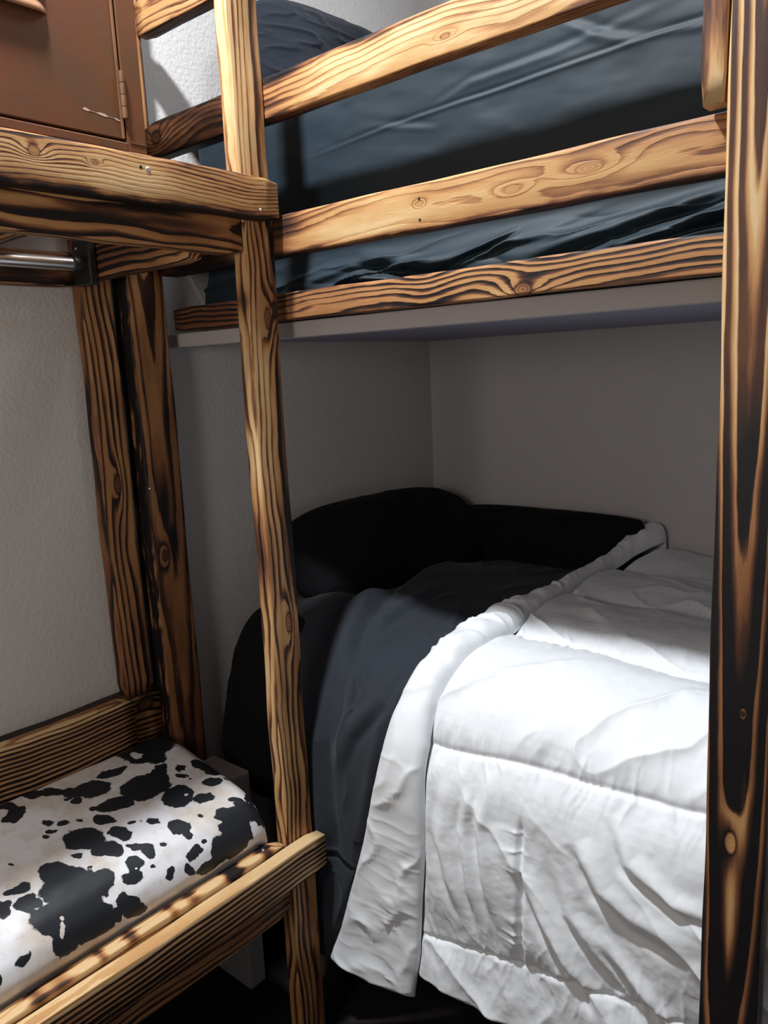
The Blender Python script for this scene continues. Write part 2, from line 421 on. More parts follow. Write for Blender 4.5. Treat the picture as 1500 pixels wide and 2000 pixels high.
# ---------------------------------------------------------------- bench and shelf unit
unit = thing('bench_shelf_unit', 'scorched pine bench with a shelf and hanging rail above, left of the bunk', 'bench', (-1.68, .6, ZF))
Y0 = .0
b1 = board('shelf_beam', -1.426, -1.388, Y0, 1.293, .338, .427, 'Y', '+X', unit, 61,
    base=.20, con=.50, freq=135, pith=(-.07, -.02), tilt=.006, bend=.012, char=.42, eb=1.0, ew=.50, et=.22,
    along=[(0, .06), (.55, .08), (.62, .10), (.68, .0), (.74, -.08), (.80, .14), (.9, .14), (.96, .08), (1, .0)],
    knots=[(.08, .014, .012, .010), (.195, .012, .006, .004)], spots=[(.235, -.014, (.10, .024), -.38), (.08, .01, (.03, .02), -.1)])
tag(b1, 'front shelf beam with golden grain and a black scorched lower edge')
screw(b1, (-1.3873, .953, .399), (1, 0, 0), .0075)
screw(b1, (-1.3875, 1.237, .357), (1, 0, 0), .0045)
tube('nail_hole', (-1.390, .937, .401), (-1.3865, .937, .401), .0035, M_hole, b1, 10)
b2 = board('shelf_joist', -1.470, -1.429, Y0, 1.213, .266, .356, 'Y', '+X', unit, 67,
    base=.46, con=.75, freq=75, pith=(.01, -.03), tilt=.014, bend=.010, char=.30, et=.35, ew=.3, along=[(0, 0), (.6, -.08), (.75, .0), (.85, .10), (1, .02)],
    spots=[(.22, -.005, (.10, .011), .5), (.42, .0, (.12, .010), .3)])
board('cross_joist', -1.928, -1.472, 1.092, 1.130, .248, .338, 'X', '-Y', unit, 71, base=.66, con=.9, freq=95, pith=(-.07, -.05), tilt=.01, char=.2, along=[(0, .06), (.7, .0), (1, -.2)])  # colour darkened for shade under the shelf, right end paler for passing light
board('cross_joist', -1.928, -1.472, .820, .858, .308, .396, 'X', '-Y', unit, 73, base=.55, con=.7, freq=95, char=.2)
board('wall_rail', XL+.002, -1.937, Y0, 1.090, .238, .322, 'Y', '+X', unit, 79, base=.55, con=.6, freq=80, pith=(.0, -.05), char=.2)
cpost = board('wall_post', XL+.002, -1.930, 1.092, 1.180, -.885, .427, 'Z', '+X', unit, 83, wob=.0012,
    base=.40, con=.55, freq=70, pith=(-.06, -.03), tilt=.006, bend=.005, char=.20, gy=0, et=.15, eb=.20,
    along=[(0, .12), (.3, .05), (1, .04)], knots=[(-.05, .0, .03, .011)])
board('wall_post', XL+.002, -1.930, .02, .108, -.885, .427, 'Z', '+X', unit, 84, base=.42, con=.6, freq=80)
# shelf boards the locker stands on
for i, (a, b) in enumerate(((-1.925, -1.78), (-1.775, -1.63), (-1.625, -1.475))):
    board('shelf_board', a, b, Y0, .96, .400, .4265, 'Y', '+Z', unit, 90+i, base=.5, con=.5, freq=90, r=.002)
# bench
b3 = board('bench_beam', -1.426, -1.388, Y0, 1.314, -1.302, -1.205, 'Y', '+X', unit, 101, wob=.0009, r=.003,
    base=.36, con=1.0, freq=72, pith=(-.10, .01), tilt=.004, bend=.006, char=.26, gz=.04, eb=.35, ew=.6, thr=.30, soft=.35, vary=.7,
    along=[(0, .14), (.5, .14), (.75, .08), (.9, .02), (.96, -.12), (1, -.22)], spots=[(.3, .050, (1.2, .015), -1.15), (.59, -.03, (.07, .020), -.6)])
tag(b3, 'front bench beam with a pale top edge and dark stripes along its face')
b4 = board('bench_ledger', -1.468, -1.430, Y0, 1.212, -1.398, -1.192, 'Y', '+X', unit, 103, r=.003,
    base=.52, con=.6, freq=70, pith=(.0, -.05), tilt=.006, char=.22,
    spots=[(.2, .115, (2., .035), -.95), (.440, .103, (.024, .02), 1.9), (.32, .103, (.022, .02), .8), (.545, .103, (.022, .02), 1.2), (.265, .103, (.016, .02), .8), (.16, .103, (.020, .012), 1.1), (.09, .103, (.014, .012), .9), (.00, .103, (.03, .02), .8), (-.05, .103, (.02, .02), .9), (-.2, .103, (.05, .02), .8), (-.38, .103, (.05, .02), .9)])
screw(b4, (-1.449, 1.150, -1.1915), (0, 0, 1), .0045)
b5 = board('wall_ledger', XL+.002, -1.9325, Y0, 1.203, -1.04, -.872, 'Y', '+X', unit, 107, wob=.002, r=.005,
    base=.46, con=.7, freq=80, pith=(.08, -.02), char=.34, knots=[(.55, .035, .03, .02)], spots=[(.56, .070, (.03, .02), .5), (.2, .084, (.25, .01), .4)], et=.25, eb=.3)
b6 = board('wall_ledger', -1.931, -1.893, Y0, 1.094, -1.045, -.870, 'Y', '+X', unit, 109, r=.003,
    base=.46, con=1.0, freq=82, pith=(-.14, -.01), tilt=-.01, char=.18, thr=.35, soft=.35, vary=.6, spots=[(.2, .088, (1.8, .014), -.85)], along=[(0, .0), (.6, 0), (.85, .08), (1, .18)])
board('bench_leg', -1.468, -1.430, .02, .11, ZF, -1.40, 'Z', '+X', unit, 113, base=.5, con=.5)
board('bench_leg', -1.93, -1.892, .02, .11, ZF, -1.235, 'Z', '+X', unit, 114, base=.5, con=.5)
for i in range(7):
    yy = .06+i*.16
    board('seat_slat', -1.890, -1.470, yy, yy+.12, -1.232, -1.208, 'X', '+Z', unit, 120+i, r=.002, base=.45, con=.5)
# hanging rod
rod = tube('clothes_rod', (-1.878, Y0+.02, .285), (-1.878, 1.070, .285), .0165, M_chrome, unit, 32)
tag(rod, 'chrome hanging rod')
br = rbox('rod_bracket', -1.915, -1.838, 1.070, 1.090, .235, .345, M_dkmetal, unit, .003)
tube('rod_socket', (-1.878, 1.045, .285), (-1.878, 1.072, .285), .0215, M_dkmetal, br, 28)
screw(br, (-1.895, 1.0695, .325), (0, -1, 0), .004)

# ---------------------------------------------------------------- metal locker
def locker_mat():
    N = NT('brown_locker_paint'); P = N.obj()
    n = N.noise(P, 6, 4, .6); n2 = N.noise(P, 60, 3); n3 = N.noise(P, 2.5, 2)
    a = N.mix(N.ramp(n, [(.35, gray(0)), (.68, gray(1))]), (.200, .062, .022, 1), (.125, .056, .022, 1))
    N.col(N.mix(N.ramp(n3, [(.4, gray(0)), (.65, gray(.7))]), a, (.115, .048, .032, 1)))
    N.rough(N.M('ADD', .33, N.M('MULTIPLY', n, .2))); N.b.inputs['Metallic'].default_value = .25
    N.bump(n2, .0004, .5)
    return N.m
M_lock = locker_mat()
M_lockedge = metal('worn_locker_edge', (.34, .17, .09), .4, .5, .6)
M_chip = cloth_mat('bare_primer', (.55, .36, .32), .7, 0, 300)
M_gap = metal('locker_gap', (.03, .01, .008), .8, 0)
lk = thing('metal_locker', 'brown red painted metal locker standing on the shelf above the bench', 'locker', (-1.66, .66, .4275))
LX, LY0, LY1, LZ0, LZ1 = -1.397, .36, .962, .4282, 1.15
body = rbox('body', -1.92, LX-.022, LY0, LY1, LZ0, LZ1, M_lock, lk, .002)
rbox('frame', LX-.022, LX, .9205, LY1, LZ0, LZ1, M_lock, lk, .002)
rbox('frame', LX-.022, LX, LY0, LY0+.04, LZ0, LZ1, M_lock, lk, .002)
rbox('frame', LX-.022, LX, LY0+.04, .9205, LZ0, LZ0+.016, M_lock, lk, .0015)
rbox('frame', LX-.022, LX, LY0+.04, .9205, LZ1-.04, LZ1, M_lock, lk, .0015)
door = rbox('door', LX-.018, LX-.004, LY0+.043, .9165, LZ0+.022, LZ1-.043, M_lock, lk, .0015)
rbox('door_lip', LX-.004, LX-.001, .911, .9165, LZ0+.022, LZ1-.043, M_lockedge, door, .001)
for z0 in (.486, ):
    hg = tube('hinge', (LX+.0022, .9185, z0), (LX+.0022, .9185, z0+.084), .0042, M_lockedge, lk, 14)
    for k in range(4):
        tube('knuckle', (LX+.0022, .9185, z0+.001+k*.021), (LX+.0022, .9185, z0+.0205+k*.021), [.0050, .0052, .0052, .0050], M_lockedge, hg, 14)
rbox('weld_seam', LX-.0005, LX+.0012, .925, .962, LZ0+.0165, LZ0+.0178, M_lockedge, lk, 0)
# raised louvre vents punched into the door
def louvre(z, ya, yb):
    n, m = 28, 10; P = np.zeros((n, m, 3))
    for i in range(n):
        u = i/(n-1); y = ya+(yb-ya)*u; e = min(1, u/.12, (1-u)/.12); e = math.sin(e*math.pi/2)**.7
        for j in range(m):
            v = j/(m-1)
            P[i, j] = (LX-.004+.013*e*math.sin(v*math.pi*.62), y, z+.004+(.022-.026*v)*(.3+.7*e))
    g = grid('louvre', P, M_lockedge, door, thick=.001); return g
for k in range(5): louvre(.628+k*.055, .56, .785)
def chip(pts, h):
    V = []; F = []
    for (y, z, a) in pts: V += [(LX-.0036, y, z+H-a), (LX-.0036, y, z+H+a)]
    n = len(pts)
    for i in range(n-1): F.append((2*i, 2*i+2, 2*i+3, 2*i+1))
    o = link('paint_chip', V, F, M_chip, door)
    s = o.modifiers.new('t', 'SOLIDIFY'); s.thickness = .0005
chip([(.835, .4885, .0003), (.839, .4895, .0026), (.845, .4885, .0022), (.850, .4880, .0004)], 0)
chip([(.850, .4880, .0003), (.862, .4872, .0004), (.870, .4868, .0022), (.879, .4858, .0024), (.886, .4850, .0006)], 0)
chip([(.886, .4850, .0003), (.898, .4845, .0003), (.902, .4840, .0016), (.907, .4825, .0015), (.911, .4815, .0004)], 0)

# ---------------------------------------------------------------- cow print bench cushion
COW_B= [(0.05,1.081,0.071,0.049,0.096,-0.057),(0.065,1.141,0.041,0.024,0.055,-0.033),(-0.031,0.928,0.022,0.061,0.024,-0.01),(0.119,0.952,0.01,0.035,0.017,-0.007),(0.149,0.881,0.02,0.042,0.033,-0.015),(0.131,0.834,0.023,0.025,0.018,-0.01),(0.089,0.807,0.026,0.018,0.023,-0.012),(0.062,0.771,0.014,0.018,0.027,-0.011),(-0.02,0.746,0.016,0.012,0.016,-0.007),(0.107,0.703,0.003,0.024,0.033,-0.009),(0.045,0.706,0.027,0.017,0.033,-0.012),(0.227,0.98,0.019,0.058,0.044,-0.02),(0.219,1.035,0.016,0.018,0.025,-0.017),(0.311,1.021,0.027,0.03,0.037,-0.027),(0.364,1.061,0.017,0.021,0.013,-0.01),(0.22,1.097,0.01,0.011,0.013,-0.009),(0.248,1.077,0.009,0.01,0.01,-0.007),(0.272,1.082,0.003,0.004,0.004,-0.003),(0.189,1.056,0.008,0.009,0.012,-0.008),(0.324,1.118,0.019,0.022,0.017,-0.013),(0.264,1.145,0.038,0.016,0.017,-0.019),(0.329,1.157,0.006,0.007,0.005,-0.004),(0.238,0.892,0.012,0.036,0.024,-0.01),(0.221,0.85,0.008,0.008,0.008,-0.005),(0.165,0.833,0.007,0.007,0.008,-0.005),(0.274,0.845,0.017,0.018,0.019,-0.011),(0.19,0.747,0.007,0.015,0.012,-0.005),(0.218,0.774,0.01,0.011,0.013,-0.007),(0.231,0.8,0.006,0.006,0.006,-0.003),(0.224,0.739,0.008,0.008,0.009,-0.005),(0.233,0.722,0.008,0.008,0.007,-0.004),(0.291,0.774,0.025,0.041,0.031,-0.014),(0.338,0.843,0.026,0.018,0.014,-0.012),(0.359,0.793,0.027,0.026,0.022,-0.015),(0.389,0.851,0.011,0.018,0.008,-0.005),(0.421,0.869,0.023,0.004,0.003,-0.016),(0.321,0.882,0.008,0.009,0.008,-0.005),(0.336,0.9,0.004,0.004,0.004,-0.003),(0.352,0.923,0.011,0.012,0.01,-0.007),(0.406,0.961,0.013,0.022,0.018,-0.012),(0.43,0.96,0.007,0.013,0.007,-0.004),(0.402,1.028,0.004,0.007,0.004,-0.003),(0.42,1.172,0.005,0.03,0.019,-0.005),(0.414,1.122,0.008,0.014,0.008,-0.006),(0.434,1.079,0.018,0.025,0.012,-0.011),(0.463,1.138,0.037,0.031,0.018,-0.032),(0.484,1.092,0.026,0.053,0.034,-0.009),(0.509,1.056,0.002,0.058,0.042,0.017),(0.529,1.006,0.0,0.051,0.022,0.011),(0.472,0.959,0.011,0.014,0.014,-0.011),(0.464,0.988,0.003,0.006,0.006,-0.003),(0.425,0.907,0.003,0.005,0.005,-0.002),(0.505,0.941,0.008,0.014,0.015,-0.002),(0.487,0.887,0.006,0.011,0.012,-0.003),(0.457,0.854,0.003,0.005,0.005,-0.002),(0.427,0.82,0.01,0.018,0.021,-0.011),(0.455,0.803,0.012,0.021,0.017,-0.008),(0.332,0.735,0.009,0.01,0.006,-0.004),(0.412,0.685,0.038,0.062,0.046,-0.023),(0.351,0.679,0.025,0.027,0.03,-0.016),(0.422,0.74,0.018,0.031,0.02,-0.01),(0.389,0.603,0.013,0.019,0.02,-0.01),(0.45,0.63,0.027,0.046,0.034,-0.013),(0.493,0.686,0.013,0.058,0.041,0.006),(0.472,0.713,0.019,0.033,0.025,-0.008),(0.503,0.625,0.015,0.023,0.023,-0.003),(0.342,0.605,0.002,0.022,0.015,-0.003),(0.338,0.582,0.004,0.017,0.009,-0.002),(0.37,0.558,0.012,0.014,0.016,-0.007),(0.509,0.787,0.025,0.03,0.023,-0.007),(0.509,0.749,0.011,0.016,0.017,-0.002),(0.481,0.542,0.0,0.016,0.013,0.003),(0.5,0.495,0.004,0.006,0.014,-0.002),(0.269,0.62,0.003,0.004,0.005,-0.002),(0.383,0.733,0.004,0.006,0.003,-0.002)]
COW_W= [(0.451,0.636,0.003,0.005,0.003,-0.001),(0.47,0.629,0.003,0.005,0.016,-0.005),(0.506,1.136,0.008,0.015,0.019,-0.002),(0.316,1.038,0.005,0.005,0.004,-0.003),(0.437,0.818,0.002,0.004,0.003,-0.001),(0.093,1.047,0.017,0.011,0.022,-0.014)]

cu_prof = [(-1.885, -1.20), (-1.889, -1.12), (-1.889, -1.04), (-1.887, -1.008), (-1.872, -.998), (-1.8, -1.0), (-1.69, -1.02), (-1.6, -1.035), (-1.53, -1.05), (-1.49, -1.075), (-1.462, -1.11), (-1.454, -1.15), (-1.462, -1.176), (-1.478, -1.187), (-1.479, -1.203)]
def resample(P, n):
    P = np.array(P, float); t = np.r_[0, np.cumsum(np.hypot(*np.diff(P, axis=0).T))]
    s = np.linspace(0, t[-1], n)
    Q = np.stack([np.interp(s, t, P[:, 0]), np.interp(s, t, P[:, 1])], 1)
    for _ in range(12): Q[1:-1] = (Q[:-2]+2*Q[1:-1]+Q[2:])/4
    return Q, s
def cushion():
    m, n = 190, 330
    Q, s = resample(cu_prof, m)
    ya, yb = .02, 1.190
    Y = np.concatenate([np.linspace(ya, .35, 60), np.linspace(.35, yb, n-60+1)[1:]])
    QX, YY = np.meshgrid(Q[:, 0], Y); QZ, _ = np.meshgrid(Q[:, 1], Y); S, _ = np.meshgrid(s, Y)
    # rounded ends
    de = np.minimum(YY-ya, yb-YY); rr = .055
    dd = np.clip(rr-de, 0, rr)
    sh = np.sqrt(np.clip(rr**2-dd**2, 0, None))-rr
    edge = np.minimum(QX+1.889, -1.452-QX)
    QZ2 = np.maximum(QZ+sh*1.4*(QZ > -1.19), -1.204)
    puff = .006*(fbm(QX*9, YY*6, 3)-.5)*np.clip(de/.03, 0, 1)
    QZ2 = QZ2+puff*(QZ > -1.17)
    # corner pinch in plan
    cx = -1.67; QX2 = cx+(QX-cx)*(1-.10*np.clip((rr-de)/rr, 0, 1)**2)
    P = np.stack([QX2, YY, QZ2], -1)
    # close ends down
    e0 = P[:1].copy(); e0[:, :, 2] = -1.204; e1 = P[-1:].copy(); e1[:, :, 2] = -1.204
    P = np.concatenate([e0, P, e1]); S = np.concatenate([S[:1], S, S[-1:]]); YY = np.concatenate([YY[:1], YY, YY[-1:]])
    N = NT('cow_print_vinyl')
    at = N.n.new('ShaderNodeAttribute'); at.attribute_name = 'patch'
    Pn = N.obj()
    k = N.M('ADD', at.outputs['Fac'], N.M('MULTIPLY', N.M('SUBTRACT', N.noise(Pn, 90, 3, .6), .5), .30))
    k = N.M('ADD', k, N.M('MULTIPLY', N.M('SUBTRACT', N.noise(Pn, 28, 2, .5), .5), .35))
    msk = N.M('DIVIDE', N.M('ADD', k, .03), .06, clamp=True)
    warm = N.noise(Pn, 7, 3, .6)

    wt = N.mix(N.ramp(warm, [(.46, gray(0)), (.64, gray(1))]), (.76, .75, .78, 1), (.60, .53, .47, 1))
    wt = N.mix(N.ramp(N.noise(Pn, 55, 4, .7), [(.55, gray(0)), (.8, gray(.5))]), wt, (.36, .32, .28, 1))
    N.col(N.mix(msk, wt, (.008, .010, .015, 1)))
    N.rough(.55); N.b.inputs['Specular IOR Level'].default_value = .45
    N.bump(N.noise(Pn, 500, 2), .0002, .4)
    o = grid('cow_print_cushion', P, N.m)
    # print: how far inside a dark patch every vertex lies
    s0 = .167                      # profile length before the mapping's first point
    T = (S-s0).ravel(); Yv = YY.ravel()
    wx = (fbm(T*26, Yv*26, 5)-.5)*.030; wy = (fbm(T*26+9, Yv*26+4, 8)-.5)*.030
    best = np.full(T.shape, -1.)
    def ell(B):
        cx, cy, ux, uy, vx, vy = B
        det = ux*vy-uy*vx
        if abs(det) < 1e-7: return None
        a = T+wx-cx; b = Yv+wy-cy
        p = (a*vy-b*vx)/det; q = (-a*uy+b*ux)/det
        return 1-np.sqrt(p*p+q*q)
    for B in COW_B:
        d = ell(B)
        if d is not None:
            sz = min(1., (abs(B[2]*B[5]-B[3]*B[4])**.5)/.03)
            best = np.maximum(best, d*max(.5, sz))
    for B in COW_W:
        d = ell(B)
        if d is not None: best = np.minimum(best, -d*1.0)
    for B in ((.06, 1.10, .075, 0, 0, .055), (.02, 1.13, .06, 0, 0, .05)): best = np.maximum(best, ell(B))
    # patches beyond the frame, same scale
    rg = np.random.default_rng(5)
    for _ in range(40):
        c = (rg.uniform(-.1, .5), rg.uniform(0, .42)); r1 = rg.uniform(.01, .05); r2 = rg.uniform(.01, .04)
        if c[1] > .40: continue
        d = ell((c[0], c[1], r1, 0, 0, r2))
        best = np.where(Yv < .46, np.maximum(best, d), best)
    a = o.data.attributes.new('patch', 'FLOAT', 'POINT'); a.data.foreach_set('value', best.astype(np.float32))
    return o
tag(cushion(), 'black and white cow print cushion lying on the wooden bench', 'cushion')

# ---------------------------------------------------------------- lower bed
def bed_profile(off=0.):
    pts = [(2.6, -.735), (2.3, -.72), (2.0, -.722), (1.8, -.73), (1.68, -.74)]
    for a in np.linspace(0, 90, 25)[1:]:
        a = math.radians(a); pts.append((1.68-.31*math.sin(a), -.99+.25*math.cos(a)))
    pts += [(1.365, -1.2), (1.355, -1.4), (1.345, -1.6), (1.34, -1.7)]
    P = np.array(pts); t = np.r_[0, np.cumsum(np.hypot(*np.diff(P, axis=0).T))]
    return P, t
BP, BT = bed_profile()
def bed_pt(t):
    Y = np.interp(t, BT, BP[:, 0]); Z = np.interp(t, BT, BP[:, 1])
    e = .01
    dY = np.interp(t+e, BT, BP[:, 0])-np.interp(t-e, BT, BP[:, 0]); dZ = np.interp(t+e, BT, BP[:, 1])-np.interp(t-e, BT, BP[:, 1])
    L = np.hypot(dY, dZ)+1e-9
    return Y, Z, dZ/L, -dY/L       # normal (ny,nz): outward is up and towards the room
BPs = BP.copy()
def surf(X, T, off):
    Y, Z, ny, nz = bed_pt(T)
    return np.stack([X, Y+ny*off, Z+nz*off], -1)

BO = np.array([(0, -1.055), (.10, -1.085), (.354, -1.10), (.539, -1.103), (.65, -1.115), (.73, -1.146), (.868, -1.161), (1.011, -1.166), (1.099, -1.171), (1.207, -1.176), (1.3, -1.187), (1.434, -1.223), (1.544, -1.253), (1.674, -1.292), (1.83, -1.342), (1.975, -1.402)])
BI = np.array([(0, -.975), (.048, -.985), (.15, -1.03), (.252, -1.052), (.478, -1.062), (.633, -1.056), (.876, -1.045), (.962, -1.052), (1.052, -1.070), (1.139, -1.078), (1.209, -1.075), (1.267, -1.064), (1.406, -1.064), (1.515, -1.066), (1.655, -1.077), (1.797, -1.084), (1.925, -1.104)])
def comforter():
    n, m = 440, 760
    x = np.linspace(-1.14, .02, n); t = np.linspace(.012, 1.0, m)
    X, U = np.meshgrid(x, t, indexing='ij')
    hem = 1.872+.012*(fbm(X*9, X*0+3, 4)-.5)*2+.02*(X+.85)*(X > -.85)
    T = .012+(U-.012)/(1-.012)*(hem-.012)
    xs = np.interp(T, BI[:, 0], BI[:, 1])-.028
    X = xs+(X+1.14)/1.16*(.02-xs)
    seams = [.235, .570, .895, 1.243, 1.690]
    wob = .010*(fbm(X*4, X*0, 21)-.5)*2
    tl = np.array([-.1]+seams+[2.03])
    off = np.full(X.shape, .022)
    d = np.full(X.shape, 1e9); fr = np.zeros(X.shape)
    Tw = T+wob
    slope4 = (X+.80)*-.16
    for k, s_ in enumerate(seams):
        sk = s_+(slope4 if k == 4 else (X+.8)*(-.05 if k == 3 else .06 if k == 2 else .05))
        d = np.minimum(d, np.abs(Tw-sk))
    puffmax = np.where(Tw < 1.243-(X+.8)*.05, .046, .022)
    puff = puffmax*(1-np.exp(-d/.060))
    off = off+puff
    off -= .005*np.exp(-(d/.006)**2)
    # gathers running away from each seam
    gx = ridge(X*34+fbm(X*5, T*5, 2)*4, T*5, 31)**2
    gx2 = ridge(X*58+fbm(X*6, T*6, 6)*5, T*7, 37)**2
    off += (.0075*gx+.004*gx2)*np.exp(-d/.045)
    # broad soft lumps
    off += .016*(fbm(X*3.2, T*4, 12, 3)-.5)+.010*(fbm(X*8, T*8, 14, 3)-.5)
    # diagonal wrinkles on the rounded front of the bed
    a = np.radians(-38); p = X*np.cos(a)+T*np.sin(a); q = -X*np.sin(a)+T*np.cos(a)
    w1 = sstep(.93, 1.05, T)*(1-sstep(1.18, 1.26, T))
    off += w1*.011*(1.0*ridge(p*3+fbm(X*4, T*4, 55), q*13+fbm(X*3, T*3, 51)*2, 52)**3)
    wt = 1-sstep(.85, .95, T)
    off += wt*.010*(ridge(X*5+T*6, T*12-X*5+fbm(X*3, T*3, 61)*2, 62)**3)
    # the hanging part: folds that sweep down and to the right
    lo = sstep(1.27, 1.42, T)
    k = (X+1.08)
    q = (T-1.25)-.62*k - .25*k*k
    f = ridge(k*1.2, q*8.5+1.2*fbm(X*2.5, T*2.5, 71), 72)
    off += lo*.014*(f**1.6-.35)
    q2 = (T-1.25)*.25-1.0*k
    right = sstep(-.86, -.80, X)
    off += (1-right)*lo*.009*(ridge(q2*11+fbm(X*3, T*3, 81)*1.5, T*1.4, 82)**2-.3)
    folds = [([(-.66, 1.33), (-.643, 1.36), (-.608, 1.41), (-.544, 1.45), (-.42, 1.46)], .020, .024),
             ([(-.79, 1.45), (-.746, 1.53), (-.684, 1.62), (-.602, 1.70)], .018, .018),
             ([(-.628, 1.51), (-.56, 1.57), (-.50, 1.63), (-.44, 1.66)], .018, .018),
             ([(-.72, 1.38), (-.68, 1.50), (-.60, 1.58), (-.50, 1.66)], .014, .020),
             ([(-.60, 1.27), (-.56, 1.34), (-.47, 1.38), (-.38, 1.39)], .014, .016),
             ([(-.88, 1.262), (-.901, 1.388), (-.882, 1.507), (-.861, 1.613)], .015, .018),
             ([(-1.0, 1.298), (-1.010, 1.456), (-.985, 1.551), (-.945, 1.651)], .013, .018),
             ([(-.93, 1.30), (-.95, 1.42), (-.93, 1.55), (-.90, 1.66)], .010, .014)]
    for pts, amp, wd in folds:
        D, sg, par = polydist(X, T, pts)
        e = np.sin(np.clip(par, 0, 1)*math.pi)
        off += amp*e*(np.exp(-(D/wd)**2)-.75*np.exp(-((D-wd*1.5)/(wd*.7))**2)*(sg > 0))
    # short vertical quilting seam
    vs = (X+.802+.01*(fbm(T*4, T*0, 9)-.5))
    vw = sstep(1.33, 1.38, T)*(1-sstep(1.66, 1.69, T))
    off -= vw*.012*np.exp(-(vs/.007)**2)
    off += vw*.006*ridge(T*45, X*4, 92)**2*np.exp(-np.abs(vs+.012)/.018)
    # ruffled hem
    lo2 = sstep(1.71, 1.78, T)
    off += lo2*.009*(ridge(X*13+T*8+fbm(X*4, T*4, 95), T*3, 96)**1.5-.35)
    off += .0025*(fbm(X*40, T*40, 97)-.5)
    # hem is rolled back under
    he = sstep(.985, 1., U)
    off = off*(1-.6*he)
    # sink towards the border that lies on top of it
    sink = 1-sstep(xs+.008, xs+.045, X)
    off = off*(1-sink)+(.012)*sink
    # crumpled corner against the wall
    off += .02*np.exp(-((X+1.0)/.12)**2-(T/.20)**2)
    off = np.maximum(off, .004)
    P = surf(X, T, off); P[..., 1] = np.maximum(P[..., 1], np.where(X > -.47, 1.312, 1.29))
    return grid('white_comforter', P, M_white, thick=.008)
comf = comforter()
tag(comf, 'puffy white quilted comforter hanging over the front of the lower bed', 'comforter')
def border():
    """the thick folded-over edge of the comforter"""
    ot = [(0, -1.055), (.10, -1.085), (.354, -1.10), (.539, -1.103), (.65, -1.115), (.73, -1.146), (.868, -1.161), (1.011, -1.166), (1.099, -1.171), (1.207, -1.176), (1.3, -1.187), (1.434, -1.223), (1.544, -1.253), (1.674, -1.292), (1.83, -1.342), (1.975, -1.402)]
    it = [(0, -.975), (.048, -.985), (.15, -1.03), (.252, -1.052), (.478, -1.062), (.633, -1.056), (.876, -1.045), (.962, -1.052), (1.052, -1.070), (1.139, -1.078), (1.209, -1.075), (1.267, -1.064), (1.406, -1.064), (1.515, -1.066), (1.655, -1.077), (1.797, -1.084), (1.925, -1.104)]
    n, m = 620, 64
    t = np.linspace(0, 1, n); an = np.linspace(0, 2*math.pi, m, endpoint=False)
    U, A = np.meshgrid(t, an, indexing='ij')
    tmax_o, tmax_i = 1.965, 1.925
    c = np.cos(A); s = np.sin(A)
    w = (1-c)/2                     # 0 outer .. 1 inner
    Tt = .006+U*((tmax_o*(1-w)+tmax_i*w)-.006)
    Xo = np.interp(Tt, *np.array(ot).T); Xi = np.interp(Tt, *np.array(it).T)
    for _ in range(1): pass
    cen = (Xo+Xi)/2; hw = (Xi-Xo)/2
    sc = np.sign(c)*np.abs(c)**.8
    X = cen-hw*sc
    th = np.interp(Tt, [0, .2, .6, 1.0, 1.3, 1.97], [.060, .045, .040, .045, .040, .030])
    top = s > 0
    hgt = np.abs(s)**.7
    off = .036+np.where(top, th*hgt, -.012*hgt)
    g = ridge(Tt*30+fbm(X*6, Tt*6, 3)*2.5, X*6, 201)**2
    gw = np.interp(Tt, [0, .3, .5, 1.05, 1.25, 1.4, 1.97], [.5, .8, 1, 1, .30, .10, .12])
    off += np.where(top, 1, 0)*hgt*.012*gw*(g-.3)
    g2 = ridge(Tt*9+X*9+fbm(X*4, Tt*4, 205)*2, X*5-Tt*3, 206)**3
    off += np.where(top, 1, 0)*hgt*.009*sstep(1.05, 1.4, Tt)*(g2-.3)
    g3 = ridge(Tt*26-X*14+fbm(X*8, Tt*8, 215)*2, X*12, 216)**2
    off += np.where(top, 1, 0)*hgt*.004*sstep(1.4, 1.6, Tt)*np.clip((X-cen)/np.maximum(hw, .01)+.6, 0, 1)*(g3-.2)
    off += np.where(top, 1, 0)*hgt*.012*(fbm(X*7, Tt*6, 208)-.5)
    # where it climbs over the pillow at the wall
    off += .080*np.exp(-(Tt/.20)**2)
    # ends pinched
    e = np.minimum(U/.006, (1-U)/.012); e = np.clip(e, 0, 1)**.5
    off = .03*(1-e)+off*e
    P = surf(X, Tt, off)
    o = grid('folded_border', P, M_white, comf, close_v=True)
    # cap ends
    me = o.data
    return o
tag(border(), 'turned-back border of the comforter, rolled and gathered')

